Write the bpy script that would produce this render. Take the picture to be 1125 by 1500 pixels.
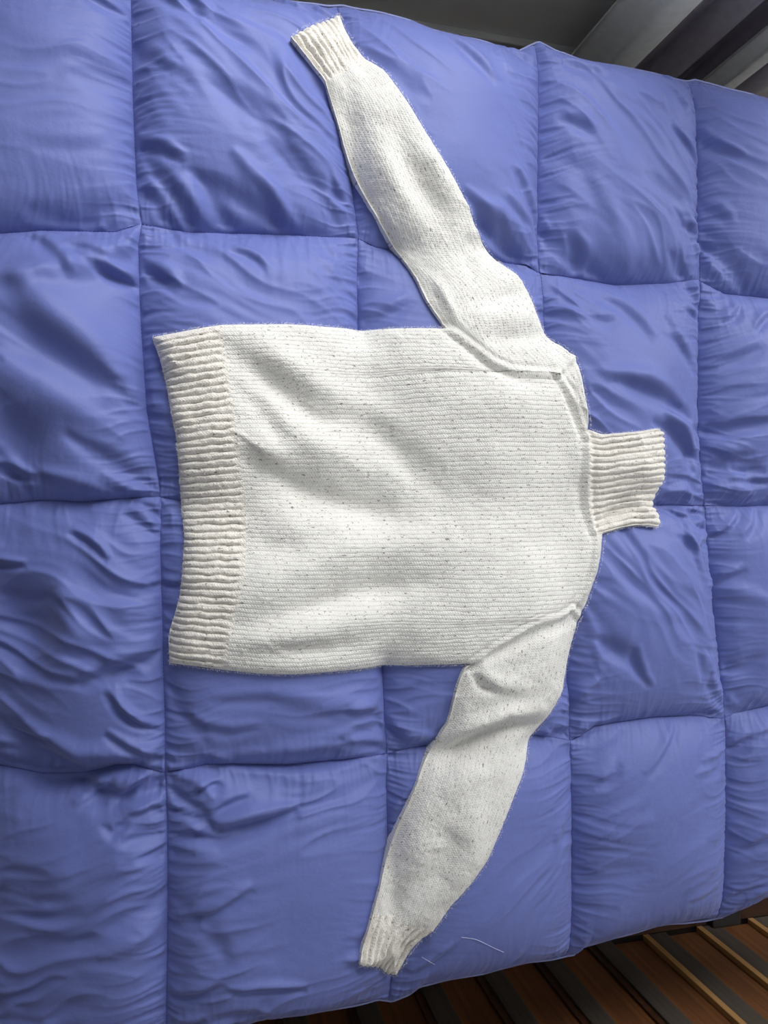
import bpy, math, random
import numpy as np
from mathutils import Vector

for o in list(bpy.data.objects):
    bpy.data.objects.remove(o)
scene = bpy.context.scene
C = scene.collection
random.seed(7)

# ------------------------------------------------------------------ camera
CAMZ = 1.75
TILT = math.radians(14.6)
FPX = 1127.0
cam_d = bpy.data.cameras.new('camera')
cam_d.sensor_fit = 'VERTICAL'
cam_d.sensor_height = 36.0
cam_d.lens = FPX / 1500.0 * 36.0
cam_d.clip_start = 0.05
cam = bpy.data.objects.new('camera', cam_d)
cam.location = (0, 0, CAMZ)
cam.rotation_euler = (0, -TILT, 0)
C.objects.link(cam)
scene.camera = cam

# ------------------------------------------------------------------ world, daylight, exposure
world = bpy.data.worlds.new('sky')
scene.world = world
world.use_nodes = True
bg = world.node_tree.nodes['Background']
bg.inputs['Color'].default_value = (0.80, 0.90, 1.0, 1)
bg.inputs['Strength'].default_value = 1.2

WALL_Y = 1.07          # window wall (inner face)
BOARD_Y = -1.09        # boarded wall (inner face)
WIN = (0.00, 0.82, 0.85, 2.40)   # x0, x1, z0, z1 of the first window opening
WIN2 = (1.32, 2.75, 0.85, 2.40)   # the second window, beyond the curtains

def daylight(name, loc, target, sx, sy, energy, color):
    d = bpy.data.lights.new(name, 'AREA')
    d.shape = 'RECTANGLE'; d.size = sx; d.size_y = sy; d.energy = energy; d.color = color
    o = bpy.data.objects.new(name, d); o.location = loc
    o.rotation_euler = (Vector(target) - Vector(loc)).to_track_quat('-Z', 'Y').to_euler()
    C.objects.link(o)
# daylight outside the window: the high sky, and the paler sky lower down
daylight('high_sky_daylight', (2.15, 2.75, 4.0), (0.75, 0.35, 0.8), 4.2, 2.4, 715, (1.0, 0.985, 0.955))
for W in (WIN, WIN2):
    xm, zm = (W[0] + W[1]) / 2, (W[2] + W[3]) / 2
    daylight('low_sky_daylight', (xm, WALL_Y + 0.24, zm), (xm, -1.0, zm), W[1] - W[0], W[3] - W[2], 17.0 * (W[1] - W[0]), (1.0, 0.985, 0.96))

vs = scene.view_settings
vs.view_transform = 'Standard'
vs.look = 'None'
vs.exposure = -0.33
vs.gamma = 1.0
vs.use_curve_mapping = False

# ------------------------------------------------------------------ maths helpers
ct, st = math.cos(TILT), math.sin(TILT)

def unproj(px, py, z):
    """points of the place at height z seen at photo pixel px, py"""
    px = np.asarray(px, float); py = np.asarray(py, float)
    a = (px - 562.5) / FPX; b = (750.0 - py) / FPX
    dx = st + a * ct; dy = b; dz = -ct + a * st
    s = (z - CAMZ) / dz
    return dx * s, dy * s

def unproj_y(px, py, Y):
    a = (px - 562.5) / FPX; b = (750.0 - py) / FPX
    dx = st + a * ct; dy = b; dz = -ct + a * st
    s = Y / dy
    return dx * s, CAMZ + dz * s

_rng = np.random.RandomState(11)
_perm = np.concatenate([_rng.permutation(256)] * 3)
_gr = np.stack([np.cos(np.arange(256) * 2.399), np.sin(np.arange(256) * 2.399)], 1)

def perlin(x, y, seed=0):
    x = np.asarray(x, float) + seed * 17.31; y = np.asarray(y, float) + seed * 9.77
    xi = np.floor(x).astype(int); yi = np.floor(y).astype(int)
    xf = x - xi; yf = y - yi
    def g(ix, iy, fx, fy):
        h = _perm[(_perm[ix & 255] + iy) & 255]
        v = _gr[h]
        return v[..., 0] * fx + v[..., 1] * fy
    u = xf ** 3 * (xf * (xf * 6 - 15) + 10); v = yf ** 3 * (yf * (yf * 6 - 15) + 10)
    a = g(xi, yi, xf, yf); b = g(xi + 1, yi, xf - 1, yf)
    c = g(xi, yi + 1, xf, yf - 1); d = g(xi + 1, yi + 1, xf - 1, yf - 1)
    return ((a * (1 - u) + b * u) * (1 - v) + (c * (1 - u) + d * u) * v) * 1.5

def fbm(x, y, seed=0, octs=3):
    r = 0; a = 1.0
    for i in range(octs):
        r = r + a * perlin(x * 2 ** i, y * 2 ** i, seed + i * 3); a *= 0.5
    return r

def sstep(a, b, x):
    t = np.clip((x - a) / (b - a), 0, 1)
    return t * t * (3 - 2 * t)

def poly_dist(x, y, P):
    """distance to polyline P and position 0..1 along it"""
    P = np.asarray(P, float)
    seg = np.hypot(*(P[1:] - P[:-1]).T); L = np.concatenate([[0], np.cumsum(seg)])
    best = np.full(np.shape(x), 1e9); par = np.zeros(np.shape(x)); side = np.zeros(np.shape(x))
    for i in range(len(P) - 1):
        ax, ay = P[i]; bx, by = P[i + 1]
        vx, vy = bx - ax, by - ay
        l2 = vx * vx + vy * vy + 1e-12
        t = np.clip(((x - ax) * vx + (y - ay) * vy) / l2, 0, 1)
        d = np.hypot(x - ax - t * vx, y - ay - t * vy)
        m = d < best
        best = np.where(m, d, best)
        par = np.where(m, (L[i] + t * seg[i]) / L[-1], par)
        side = np.where(m, np.sign((x - ax) * vy - (y - ay) * vx), side)
    return best, par, side

# ------------------------------------------------------------------ object helpers
def link(o, parent=None, **props):
    C.objects.link(o)
    if parent is not None:
        o.parent = parent
    for k, v in props.items():
        o[k] = v
    return o

def empty(name, loc=(0, 0, 0), **props):
    o = bpy.data.objects.new(name, None)
    o.location = loc
    o.empty_display_size = 0.1
    return link(o, None, **props)

def mesh_np(name, verts, faces, mat, uv=None, smooth=True):
    """verts (n,3) array, faces (m,k) int array"""
    me = bpy.data.meshes.new(name)
    verts = np.asarray(verts, np.float32); faces = np.asarray(faces, np.int32)
    n, k = faces.shape
    me.vertices.add(len(verts)); me.vertices.foreach_set('co', verts.ravel())
    me.loops.add(n * k); me.loops.foreach_set('vertex_index', faces.ravel())
    me.polygons.add(n)
    me.polygons.foreach_set('loop_start', np.arange(0, n * k, k, dtype=np.int32))
    me.polygons.foreach_set('loop_total', np.full(n, k, np.int32))
    if smooth:
        me.polygons.foreach_set('use_smooth', np.ones(n, bool))
    if uv is not None:
        l = me.uv_layers.new(name='UVMap')
        l.data.foreach_set('uv', np.asarray(uv, np.float32)[faces.ravel()].ravel())
    me.update(calc_edges=True)
    me.validate()
    if mat:
        me.materials.append(mat)
    return me

def obj(name, me, parent=None, **props):
    return link(bpy.data.objects.new(name, me), parent, **props)

class MB:
    """collects boxes, tubes and prisms into one mesh"""
    def __init__(s): s.v = []; s.f = []
    def box(s, x0, x1, y0, y1, z0, z1, bev=0.0):
        import bmesh
        bm = bmesh.new()
        bmesh.ops.create_cube(bm, size=1)
        for v in bm.verts:
            v.co = Vector(((x0 + x1) / 2 + v.co.x * (x1 - x0), (y0 + y1) / 2 + v.co.y * (y1 - y0), (z0 + z1) / 2 + v.co.z * (z1 - z0)))
        if bev > 0:
            bmesh.ops.bevel(bm, geom=bm.edges[:], offset=bev, segments=2, affect='EDGES', profile=0.5)
        b = len(s.v)
        bm.verts.index_update()
        s.v += [tuple(v.co) for v in bm.verts]
        s.f += [tuple(v.index + b for v in f.verts) for f in bm.faces]
        bm.free(); return s
    def tube(s, pts, r, n=8):
        pts = [Vector(p) for p in pts]; b = len(s.v)
        for i, p in enumerate(pts):
            t = (pts[min(i + 1, len(pts) - 1)] - pts[max(i - 1, 0)]).normalized()
            a = t.cross(Vector((0, 0, 1)))
            a = a.normalized() if a.length > 1e-4 else Vector((1, 0, 0))
            c = a.cross(t)
            rr = r[i] if hasattr(r, '__len__') else r
            for k in range(n):
                q = 2 * math.pi * k / n
                s.v.append(tuple(p + (a * math.cos(q) + c * math.sin(q)) * rr))
        for i in range(len(pts) - 1):
            for k in range(n):
                s.f.append((b + i * n + k, b + i * n + (k + 1) % n, b + (i + 1) * n + (k + 1) % n, b + (i + 1) * n + k))
        s.f.append(tuple(b + k for k in range(n)))
        s.f.append(tuple(b + (len(pts) - 1) * n + k for k in reversed(range(n))))
        return s
    def mesh(s, name, mat, smooth=False):
        me = bpy.data.meshes.new(name)
        me.from_pydata(s.v, [], s.f)
        me.update()
        if mat: me.materials.append(mat)
        if smooth:
            for p in me.polygons: p.use_smooth = True
        return me

def grid_faces(nu, nv, base=0):
    i = np.arange(nu - 1)[:, None]; j = np.arange(nv - 1)[None, :]
    a = i * nv + j + base
    return np.stack([a, a + nv, a + nv + 1, a + 1], -1).reshape(-1, 4)

# ------------------------------------------------------------------ materials
class NT:
    def __init__(s, name):
        s.m = bpy.data.materials.new(name); s.m.use_nodes = True
        s.t = s.m.node_tree; s.b = s.t.nodes['Principled BSDF']; s.out = s.t.nodes['Material Output']
    def n(s, typ, **kw):
        nd = s.t.nodes.new(typ)
        for k, v in kw.items():
            if k.startswith('i_'):
                nd.inputs[k[2:].replace('_', ' ')].default_value = v
            else:
                setattr(nd, k, v)
        return nd
    def l(s, a, b): s.t.links.new(a, b)
    def math(s, op, a, b=None, c=None):
        nd = s.t.nodes.new('ShaderNodeMath'); nd.operation = op
        for i, q in enumerate((a, b, c)):
            if q is None: continue
            if isinstance(q, (int, float)): nd.inputs[i].default_value = q
            else: s.l(q, nd.inputs[i])
        return nd.outputs[0]
    def noise(s, vec, scale, detail=3, rough=0.5):
        nd = s.n('ShaderNodeTexNoise'); nd.inputs['Scale'].default_value = scale
        nd.inputs['Detail'].default_value = detail; nd.inputs['Roughness'].default_value = rough
        if vec is not None: s.l(vec, nd.inputs['Vector'])
        return nd.outputs['Fac']
    def ramp(s, fac, stops):
        nd = s.n('ShaderNodeValToRGB'); e = nd.color_ramp.elements
        while len(e) < len(stops): e.new(0.5)
        for q, (p, c) in zip(e, stops):
            q.position = p; q.color = (*c, 1)
        s.l(fac, nd.inputs['Fac']); return nd.outputs['Color']
    def mapping(s, vec, scale=(1, 1, 1), rot=(0, 0, 0)):
        nd = s.n('ShaderNodeMapping'); nd.inputs['Scale'].default_value = scale
        nd.inputs['Rotation'].default_value = rot
        s.l(vec, nd.inputs['Vector']); return nd.outputs['Vector']
    def bump(s, h, dist, strength=1.0):
        nd = s.n('ShaderNodeBump'); nd.inputs['Distance'].default_value = dist
        nd.inputs['Strength'].default_value = strength
        s.l(h, nd.inputs['Height']); s.l(nd.outputs['Normal'], s.b.inputs['Normal'])

def srgb(r, g, b):
    f = lambda c: c / 12.92 if c <= 0.04045 else ((c + 0.055) / 1.055) ** 2.4
    return tuple(f(c / 255) for c in (r, g, b))

def mat_duvet():
    m = NT('duvet_cotton')
    tc = m.n('ShaderNodeTexCoord').outputs['Object']
    a = m.noise(tc, 5, 3); b = m.noise(m.mapping(tc, (300, 900, 300)), 1, 2)
    col = m.ramp(a, [(0.3, srgb(97, 109, 172)), (0.7, srgb(102, 114, 178))])
    m.l(col, m.b.inputs['Base Color'])
    m.b.inputs['Roughness'].default_value = 0.55
    m.b.inputs['Specular IOR Level'].default_value = 0.35
    m.b.inputs['Sheen Weight'].default_value = 0.15
    m.b.inputs['Sheen Roughness'].default_value = 0.4
    crinkle = m.noise(tc, 34, 5, 0.5)
    h = m.math('ADD', m.math('MULTIPLY', b, 0.12), crinkle)
    m.bump(h, 0.0035, 0.40)
    return m.m

def mat_plain(name, col, rough=0.6, noise_scale=20, var=0.08, bump=0.0, metallic=0.0):
    m = NT(name)
    tc = m.n('ShaderNodeTexCoord').outputs['Object']
    f = m.noise(tc, noise_scale, 4)
    lo = tuple(c * (1 - var) for c in col); hi = tuple(min(1, c * (1 + var)) for c in col)
    m.l(m.ramp(f, [(0.3, lo), (0.7, hi)]), m.b.inputs['Base Color'])
    m.b.inputs['Roughness'].default_value = rough
    m.b.inputs['Metallic'].default_value = metallic
    if bump: m.bump(f, bump)
    return m.m

def mat_knit(name, col, rib=False, colh=0.42, gr=0.20):
    """cream tweed wool: UVs in metres, u along the knitted columns, v across"""
    m = NT(name)
    uvn = m.n('ShaderNodeUVMap'); uvn.uv_map = 'UVMap'
    uv = uvn.outputs['UV']
    sx = m.n('ShaderNodeSeparateXYZ'); m.l(uv, sx.inputs[0])
    warp = m.math('MULTIPLY', m.math('SUBTRACT', m.noise(uv, 60, 2), 0.5), 0.0035)
    u = m.math('ADD', sx.outputs['X'], warp); v = m.math('ADD', sx.outputs['Y'], warp)
    pv = 0.0062; pu = 0.0040
    fv = m.math('FRACT', m.math('DIVIDE', v, pv))
    tri = m.math('ABSOLUTE', m.math('SUBTRACT', fv, 0.5))          # 0 centre of the column, .5 at its edge
    col_h = m.math('SUBTRACT', 1.0, m.math('POWER', m.math('MULTIPLY', tri, 2.0), 3.0))
    ph = m.math('ADD', m.math('DIVIDE', u, pu), m.math('MULTIPLY', tri, 1.6))
    leg = m.math('MULTIPLY', m.math('SINE', m.math('MULTIPLY', ph, 2 * math.pi)), 0.12)
    fuzz = m.math('MULTIPLY', m.noise(uv, 900, 3, 0.7), 0.5)
    h = m.math('ADD', m.math('ADD', m.math('MULTIPLY', col_h, 0.30 if rib else colh), leg), fuzz)
    m.bump(h, 0.0021, 0.9)
    # colour: cream, shade between the knitted columns painted in darker, tweed flecks
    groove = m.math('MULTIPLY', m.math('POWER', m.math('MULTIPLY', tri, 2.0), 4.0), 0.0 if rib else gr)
    mott = m.noise(uv, 45, 4, 0.6)
    base = m.ramp(mott, [(0.3, tuple(c * 0.93 for c in col)), (0.65, col)])
    fl1 = m.noise(m.mapping(uv, (130, 330, 1)), 1.0, 2, 0.5)
    fl2 = m.noise(m.mapping(uv, (420, 210, 1), (0, 0, 0.5)), 1.0, 2, 0.5)
    f1 = m.n('ShaderNodeMapRange', i_From_Min=0.63, i_From_Max=0.70); m.l(fl1, f1.inputs['Value'])
    f2 = m.n('ShaderNodeMapRange', i_From_Min=0.66, i_From_Max=0.73); m.l(fl2, f2.inputs['Value'])
    fl3 = m.noise(m.mapping(uv, (95, 170, 1), (0, 0, -0.35)), 1.0, 2, 0.6)
    f3 = m.n('ShaderNodeMapRange', i_From_Min=0.70, i_From_Max=0.75); m.l(fl3, f3.inputs['Value'])
    fl = m.math('MAXIMUM', m.math('MAXIMUM', f1.outputs[0], f2.outputs[0]), f3.outputs[0])
    mx = m.n('ShaderNodeMix', data_type='RGBA')
    m.l(m.math('MULTIPLY', fl, 0.75), mx.inputs[0]); m.l(base, mx.inputs[6])
    mx.inputs[7].default_value = (*srgb(112, 100, 92), 1)
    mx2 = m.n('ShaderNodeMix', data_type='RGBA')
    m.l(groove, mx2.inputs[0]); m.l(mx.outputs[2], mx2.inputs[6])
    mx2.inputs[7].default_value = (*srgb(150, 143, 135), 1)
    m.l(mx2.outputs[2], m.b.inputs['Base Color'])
    m.b.inputs['Roughness'].default_value = 0.95
    m.b.inputs['Specular IOR Level'].default_value = 0.1
    m.b.inputs['Sheen Weight'].default_value = 0.15
    return m.m

def mat_wood(name, lo, hi, rough=0.45, axis='Z'):
    m = NT(name)
    tc = m.n('ShaderNodeTexCoord').outputs['Object']
    sc = {'Z': (60, 60, 3), 'X': (3, 60, 60)}[axis]
    f = m.noise(m.mapping(tc, sc), 1.0, 5, 0.6)
    m.l(m.ramp(f, [(0.3, lo), (0.7, hi)]), m.b.inputs['Base Color'])
    m.b.inputs['Roughness'].default_value = rough
    m.bump(f, 0.0006, 0.5)
    return m.m

def mat_glass():
    m = NT('window_glass')
    t = m.n('ShaderNodeBsdfTransparent'); g = m.n('ShaderNodeBsdfGlossy'); g.inputs['Roughness'].default_value = 0.02
    mx = m.n('ShaderNodeMixShader'); mx.inputs[0].default_value = 0.06
    m.l(t.outputs[0], mx.inputs[1]); m.l(g.outputs[0], mx.inputs[2])
    m.l(mx.outputs[0], m.out.inputs['Surface'])
    return m.m

M = dict(
    duvet=mat_duvet(),
    piping=mat_plain('duvet_piping', srgb(140, 148, 200), 0.6, 40, 0.04),
    stitch=mat_plain('stitch_thread', srgb(70, 76, 160), 0.7, 80, 0.1),
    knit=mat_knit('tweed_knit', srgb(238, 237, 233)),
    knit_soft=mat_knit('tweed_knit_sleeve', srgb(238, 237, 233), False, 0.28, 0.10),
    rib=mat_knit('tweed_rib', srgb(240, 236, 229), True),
    wall=mat_plain('painted_wall', srgb(238, 239, 236), 0.85, 12, 0.02, 0.0005),
    wall_deep=mat_plain('slate_wall_paint', srgb(238, 238, 236), 0.85, 12, 0.02, 0.0005),
    skirting=mat_plain('painted_skirting', srgb(205, 205, 205), 0.6, 15, 0.03),
    ceiling=mat_plain('ceiling_paint', srgb(242, 242, 240), 0.9, 10, 0.02),
    frame=mat_plain('window_frame_paint', srgb(225, 226, 224), 0.45, 20, 0.02),
    glass=mat_glass(),
    curtain=mat_plain('pale_curtain_cloth', srgb(236, 240, 240), 0.85, 60, 0.05, 0.0004),
    drape=mat_plain('charcoal_drape_cloth', srgb(176, 172, 186), 0.95, 60, 0.1, 0.0004),
    floor=mat_plain('floor_underlay', srgb(40, 28, 20), 0.8, 20, 0.1),
    plank_a=mat_wood('floor_plank_wood', srgb(64, 40, 28), srgb(92, 60, 40), 0.4, 'X'),
    plank_b=mat_wood('floor_plank_dark_wood', srgb(54, 36, 28), srgb(76, 50, 36), 0.4, 'X'),
    board=mat_wood('brown_board_wood', srgb(98, 62, 38), srgb(140, 90, 52), 0.5, 'Z'),
    batten=mat_wood('dark_batten_wood', srgb(74, 68, 62), srgb(96, 88, 80), 0.5, 'Z'),
    honey=mat_wood('honey_edge_wood', srgb(170, 128, 78), srgb(204, 160, 102), 0.5, 'Z'),
    mattress=mat_plain('mattress_ticking', srgb(205, 202, 195), 0.9, 60, 0.05),
    black=mat_plain('black_metal', srgb(22, 22, 24), 0.45, 40, 0.1),
    fuzz=mat_plain('wool_fibre', srgb(235, 232, 226), 0.95, 30, 0.05),
    thread=mat_plain('white_thread', srgb(185, 190, 220), 0.8, 40, 0.03),
)

# ------------------------------------------------------------------ the room
RX0, RX1, RZ = -2.3, 3.0, 2.55
fl = MB().box(RX0 - .1, RX1 + .1, BOARD_Y - .12, WALL_Y + .2, -0.12, -0.014)
floor = obj('floor', fl.mesh('floor', M['floor']), kind='structure', label='dark brown wooden plank floor beside the bed', category='floor')
y = BOARD_Y; row = 0
pm = {}
while y < WALL_Y - 0.001:
    w = min(0.09, WALL_Y - y)
    x = RX0 - (row * 0.53) % 1.2
    while x < RX1:
        x0 = max(x, RX0); x1 = min(x + 1.2, RX1)
        if x1 - x0 > 0.05:
            key = (round(x1 - x0, 3), round(w, 3), random.random() < 0.45)
            if key not in pm:
                L = x1 - x0
                pm[key] = MB().box(-L / 2 + .0008, L / 2 - .0008, -w / 2 + .0012, w / 2 - .0012, -0.016, 0.0, 0.0012).mesh('plank', M['plank_b' if key[2] else 'plank_a'])
            p = obj('plank', pm[key], floor)
            p.location = ((x0 + x1) / 2, y + w / 2, 0)
        x += 1.2
    y += w; row += 1

T = 0.16
wl = MB()
for xa, xb in ((RX0, WIN[0]), (WIN[1], WIN2[0]), (WIN2[1], RX1)): wl.box(xa, xb, WALL_Y, WALL_Y + T, 0, RZ)
for W in (WIN, WIN2):
    wl.box(W[0], W[1], WALL_Y, WALL_Y + T, 0, W[2]); wl.box(W[0], W[1], WALL_Y, WALL_Y + T, W[3], RZ)
obj('wall_left', wl.mesh('wall_left', M['wall']), kind='structure', label='pale grey painted wall under the window', category='wall')
obj('baseboard_left', MB().box(RX0, RX1, WALL_Y - 0.018, WALL_Y, 0, 0.15, 0.004).mesh('baseboard_left', M['skirting']),
    kind='structure', label='grey skirting board along the window wall', category='baseboard')
obj('wall_back', MB().box(RX0 - .1, RX0, BOARD_Y - .12, WALL_Y + T, 0, RZ).mesh('wall_back', M['wall_deep']), kind='structure', label='plain painted wall behind the viewer', category='wall')
obj('wall_front', MB().box(RX1, RX1 + .1, BOARD_Y - .12, WALL_Y + T, 0, RZ).mesh('wall_front', M['wall_deep']), kind='structure', label='plain painted wall at the head of the bed', category='wall')
obj('ceiling', MB().box(RX0 - .1, RX1 + .1, BOARD_Y - .12, WALL_Y + T, RZ, RZ + .1).mesh('ceiling', M['ceiling']), kind='structure', label='white ceiling above the bed', category='ceiling')
def window(name, W, label):
    x0, x1, z0, z1 = W
    win = empty(name, ((x0 + x1) / 2, WALL_Y, z0), kind='structure', label=label, category='window')
    hw = (x1 - x0) / 2; hh = z1 - z0
    fr = MB()
    for a, b in ((-hw, -hw + .05), (hw - .05, hw), (-.03, .03)): fr.box(a, b, 0.05, 0.11, 0, hh, 0.004)
    fr.box(-hw, hw, 0.05, 0.11, 0, 0.05, 0.004); fr.box(-hw, hw, 0.05, 0.11, hh - .05, hh, 0.004)
    obj('window_frame', fr.mesh('window_frame', M['frame']), win)
    for a, b in ((-hw + .05, -.03), (.03, hw - .05)):
        obj('pane', MB().box(a, b, 0.078, 0.082, .05, hh - .05).mesh('pane', M['glass']), win)
    obj('window_sill', MB().box(-hw - .02, hw + .02, -0.03, 0.05, -0.03, 0.0, 0.006).mesh('window_sill', M['frame']), win)
window('window_1', WIN, 'white framed window above the bed side, left of the curtains')
window('window_2', WIN2, 'white framed window past the curtains')

# boarded wall on the far side of the aisle: brown boards, dark battens, honey-coloured edges
WZ = 0.85
wr = obj('wall_right', MB().box(RX0, RX1, BOARD_Y - .12, BOARD_Y - 0.03, 0, RZ).mesh('wall_right', M['wall']),
         kind='structure', label='wall with upright brown boards and dark battens beside the bed', category='wall')
obj('cap_rail', MB().box(RX0, RX1, BOARD_Y - .03, BOARD_Y + .012, WZ, WZ + .03, .003).mesh('cap_rail', M['plank_a']), wr)
bx = RX0; PITCH = 0.159; BW = 0.066; EW = 0.016
OFF = 1.145
k0 = int((RX0 - OFF) / PITCH) ; 
mb_board = MB().box(0, PITCH - BW, BOARD_Y - 0.03, BOARD_Y - 0.012, 0.0, WZ, 0.002).mesh('board', M['board'])
mb_bat = MB().box(EW, BW, BOARD_Y - 0.03, BOARD_Y, 0.0, WZ, 0.002).mesh('batten', M['batten'])
mb_edge = MB().box(0, EW, BOARD_Y - 0.03, BOARD_Y + 0.001, 0.0, WZ, 0.001).mesh('batten_edge', M['honey'])
mb_edge2 = MB().box(0, EW, BOARD_Y - 0.03, BOARD_Y - 0.006, 0.0, WZ, 0.001).mesh('batten_edge', M['plank_a'])
for k in range(k0 + 1, int((RX1 - OFF) / PITCH)):
    xx = OFF + k * PITCH
    b = obj('batten', mb_bat, wr); b.location.x = xx
    if k >= 0: obj('batten_edge', mb_edge, b, label='pale honey-coloured edge strip')
    else: obj('batten_edge', mb_edge2, b)
    q = obj('board', mb_board, wr); q.location.x = xx + BW

# ------------------------------------------------------------------ curtains at the window wall
def curtain_mesh(name, mat, xs, ys, z0, z1, thick, nz=16, sway=0.01):
    n = len(xs); V = []
    zz = np.linspace(z0, z1, nz)
    for off in (0, thick):
        for j, z in enumerate(zz):
            f = 1 - j / (nz - 1)
            for i in range(n):
                V.append((xs[i] + sway * f * math.sin(i * 0.35), ys[i] + off, z))
    V = np.array(V)
    A = grid_faces(nz, n); B = grid_faces(nz, n, nz * n)[:, ::-1]
    top = np.array([[(nz - 1) * n + i, (nz - 1) * n + i + 1, nz * n + (nz - 1) * n + i + 1, nz * n + (nz - 1) * n + i] for i in range(n - 1)])
    bot = np.array([[i + 1, i, nz * n + i, nz * n + i + 1] for i in range(n - 1)])
    sd = np.array([[j * n, (j + 1) * n, nz * n + (j + 1) * n, nz * n + j * n] for j in range(nz - 1)])
    sd2 = np.array([[nz * n + j * n + n - 1, nz * n + (j + 1) * n + n - 1, (j + 1) * n + n - 1, j * n + n - 1] for j in range(nz - 1)])
    return mesh_np(name, V, np.concatenate([A, B, top, bot, sd, sd2]), mat)

CY = 0.955
def cx(px, py, Y=CY): return float(unproj_y(px, py, Y)[0])
def pleat_panel(xa, xb, yfront, yback, n=28):
    s = np.linspace(0, 1, n)
    return xa + (xb - xa) * s, yback - (yback - yfront) * np.sin(np.pi * s) ** 0.8
a0, a1 = cx(842, 84), cx(925, 103)
b0, b1 = cx(1032, 124), cx(1066, 131)
def pale_curtain(xa, xb, yf, yb, label):
    cur = empty('curtain', (xa, CY, 0.03), label=label, category='curtain', group='pale curtains beside the window')
    xs, ys = pleat_panel(xa, xb, yf, yb)
    obj('cloth', curtain_mesh('cloth', M['curtain'], xs - xa, ys - CY, 0, 2.40, 0.006), cur)
    obj('heading_tape', MB().box(0, xb - xa, yb - CY - .004, yb - CY + .012, 2.36, 2.40, .002).mesh('heading_tape', M['curtain']), cur)
pale_curtain(a0, a1, CY - .035, CY + .01, 'wide pale grey curtain hanging past the duvet edge, nearest the window')
pale_curtain(b0, b1 + .005, CY - .02, CY + .01, 'narrow pale grey curtain hanging in front of the charcoal drape')
rod_z = 2.46
# dark drape behind the pale folds
d0, d1 = a1 - 0.05, a1 + 0.40
s = np.linspace(0, 1, 140)
xs = d0 + (d1 - d0) * s
ys = CY + .055 + 0.022 * np.sin(s * 2 * math.pi * 4.0 + 0.6)
dr = empty('drape', (d0, CY + .05, 0.03), label='charcoal drape hanging behind the pale curtain folds', category='curtain')
obj('cloth', curtain_mesh('cloth', M['drape'], xs - d0, ys - (CY + .05), 0, 2.40, 0.004), dr)
rod = empty('curtain_rod', (0, CY, rod_z), label='dark metal curtain rod above the window', category='curtain rod')
obj('pole', MB().tube([(-1.7, .03, 0), (2.2, .03, 0)], 0.012, 12).mesh('pole', M['black'], True), rod)
for xx in (-1.6, 0.3, 2.1):
    obj('bracket', MB().box(xx - .01, xx + .01, .03, WALL_Y - CY, -.01, .01, .002).mesh('bracket', M['black']), rod)

# ------------------------------------------------------------------ duvet: seam lines measured on the bed
ZS = 0.570          # height of the stitched seams
ZE = 0.545          # height of the outer edge
def sag(x, y):
    """the duvet slopes away at the viewer's near corner"""
    return .22 * sstep(.05, -.52, x) * sstep(.36, -.42, y)

def crv(pts, z=ZS):
    p = np.array(pts, float); zz = np.full(len(p), float(z))
    for _ in range(6):
        x, y = unproj(p[:, 0], p[:, 1], zz)
        zz = .5 * zz + .5 * (z - sag(x, y))
    return x, y

Vp = {
 1: [(192,-60),(192,0),(195,150),(200,270),(208,330),(203,360),(205,440),(207,480),(215,600),(232,700),(237,740),(235,800),(238,900),(240,1000),(242,1060),(242,1120),(245,1200),(246,1300),(245,1400),(243,1540)],
 2: [(498,0),(505,100),(512,250),(525,345),(523,400),(524,480),(540,735),(560,985),(563,1050),(567,1100),(566,1150),(568,1250),(575,1400),(573,1480)],
 3: [(790,60),(788,200),(787,320),(788,385),(793,410),(812,735),(833,1030),(835,1085),(837,1180),(837,1280),(838,1400)],
 4: [(1018,120),(1020,200),(1021,330),(1025,410),(1022,480),(1021,600),(1027,700),(1032,745),(1038,830),(1048,930),(1058,1020),(1062,1060),(1062,1150),(1060,1250),(1060,1345)],
}
Hp = {
 0: ([(-400,-120),(0,-62),(250,-22),(370,0),(420,3),(480,12),(503,10),(530,16),(560,22),(600,32),(630,45),(690,58),(760,76),(790,63),(815,78),(850,88),(930,103),(965,111),(1008,121),(1018,119),(1060,131),(1125,146),(1250,176),(1700,270)], ZE),
 1: ([(-400,318),(0,342),(60,338),(120,338),(170,340),(207,328),(240,335),(270,340),(350,342),(440,345),(500,348),(525,350),(550,362),(600,370),(700,380),(770,388),(790,400),(830,405),(900,418),(980,415),(1020,410),(1060,430),(1125,437),(1250,445),(1700,480)], ZS),
 2: ([(-400,738),(0,738),(60,733),(120,735),(190,730),(237,728),(265,735),(500,738),(980,740),(1030,740),(1080,742),(1125,740),(1250,742),(1700,745)], ZS),
 3: ([(-400,1150),(0,1122),(60,1135),(120,1133),(170,1120),(195,1119),(240,1130),(300,1120),(340,1118),(420,1119),(500,1112),(560,1105),(600,1095),(770,1075),(840,1085),(870,1063),(900,1058),(960,1050),(1010,1048),(1055,1052),(1075,1045),(1125,1033),(1250,1022),(1700,990)], ZS),
 4: ([(-400,1640),(0,1570),(200,1530),(380,1493),(450,1484),(520,1470),(555,1462),(575,1466),(600,1455),(615,1443),(700,1425),(780,1408),(832,1399),(842,1398),(850,1388),(900,1372),(960,1356),(1020,1347),(1060,1343),(1075,1335),(1095,1325),(1125,1305),(1250,1262),(1700,1150)], ZE),
}
Hc = {k: crv(p, z) for k, (p, z) in Hp.items()}
Vc = {k: crv(p) for k, p in Vp.items()}
def H(k, x): return np.interp(x, Hc[k][0], Hc[k][1])
def V(k, y):
    if k in Vc: return np.interp(-y, -Vc[k][1], Vc[k][0])
    if k < 1:   return V(1, y) + (k - 1) * 0.325
    return V(4, y) + (k - 4) * 0.30
KV = [0, 1, 2, 3, 4, 5, 6]     # vertical seams; the first and last are the duvet's ends
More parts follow.
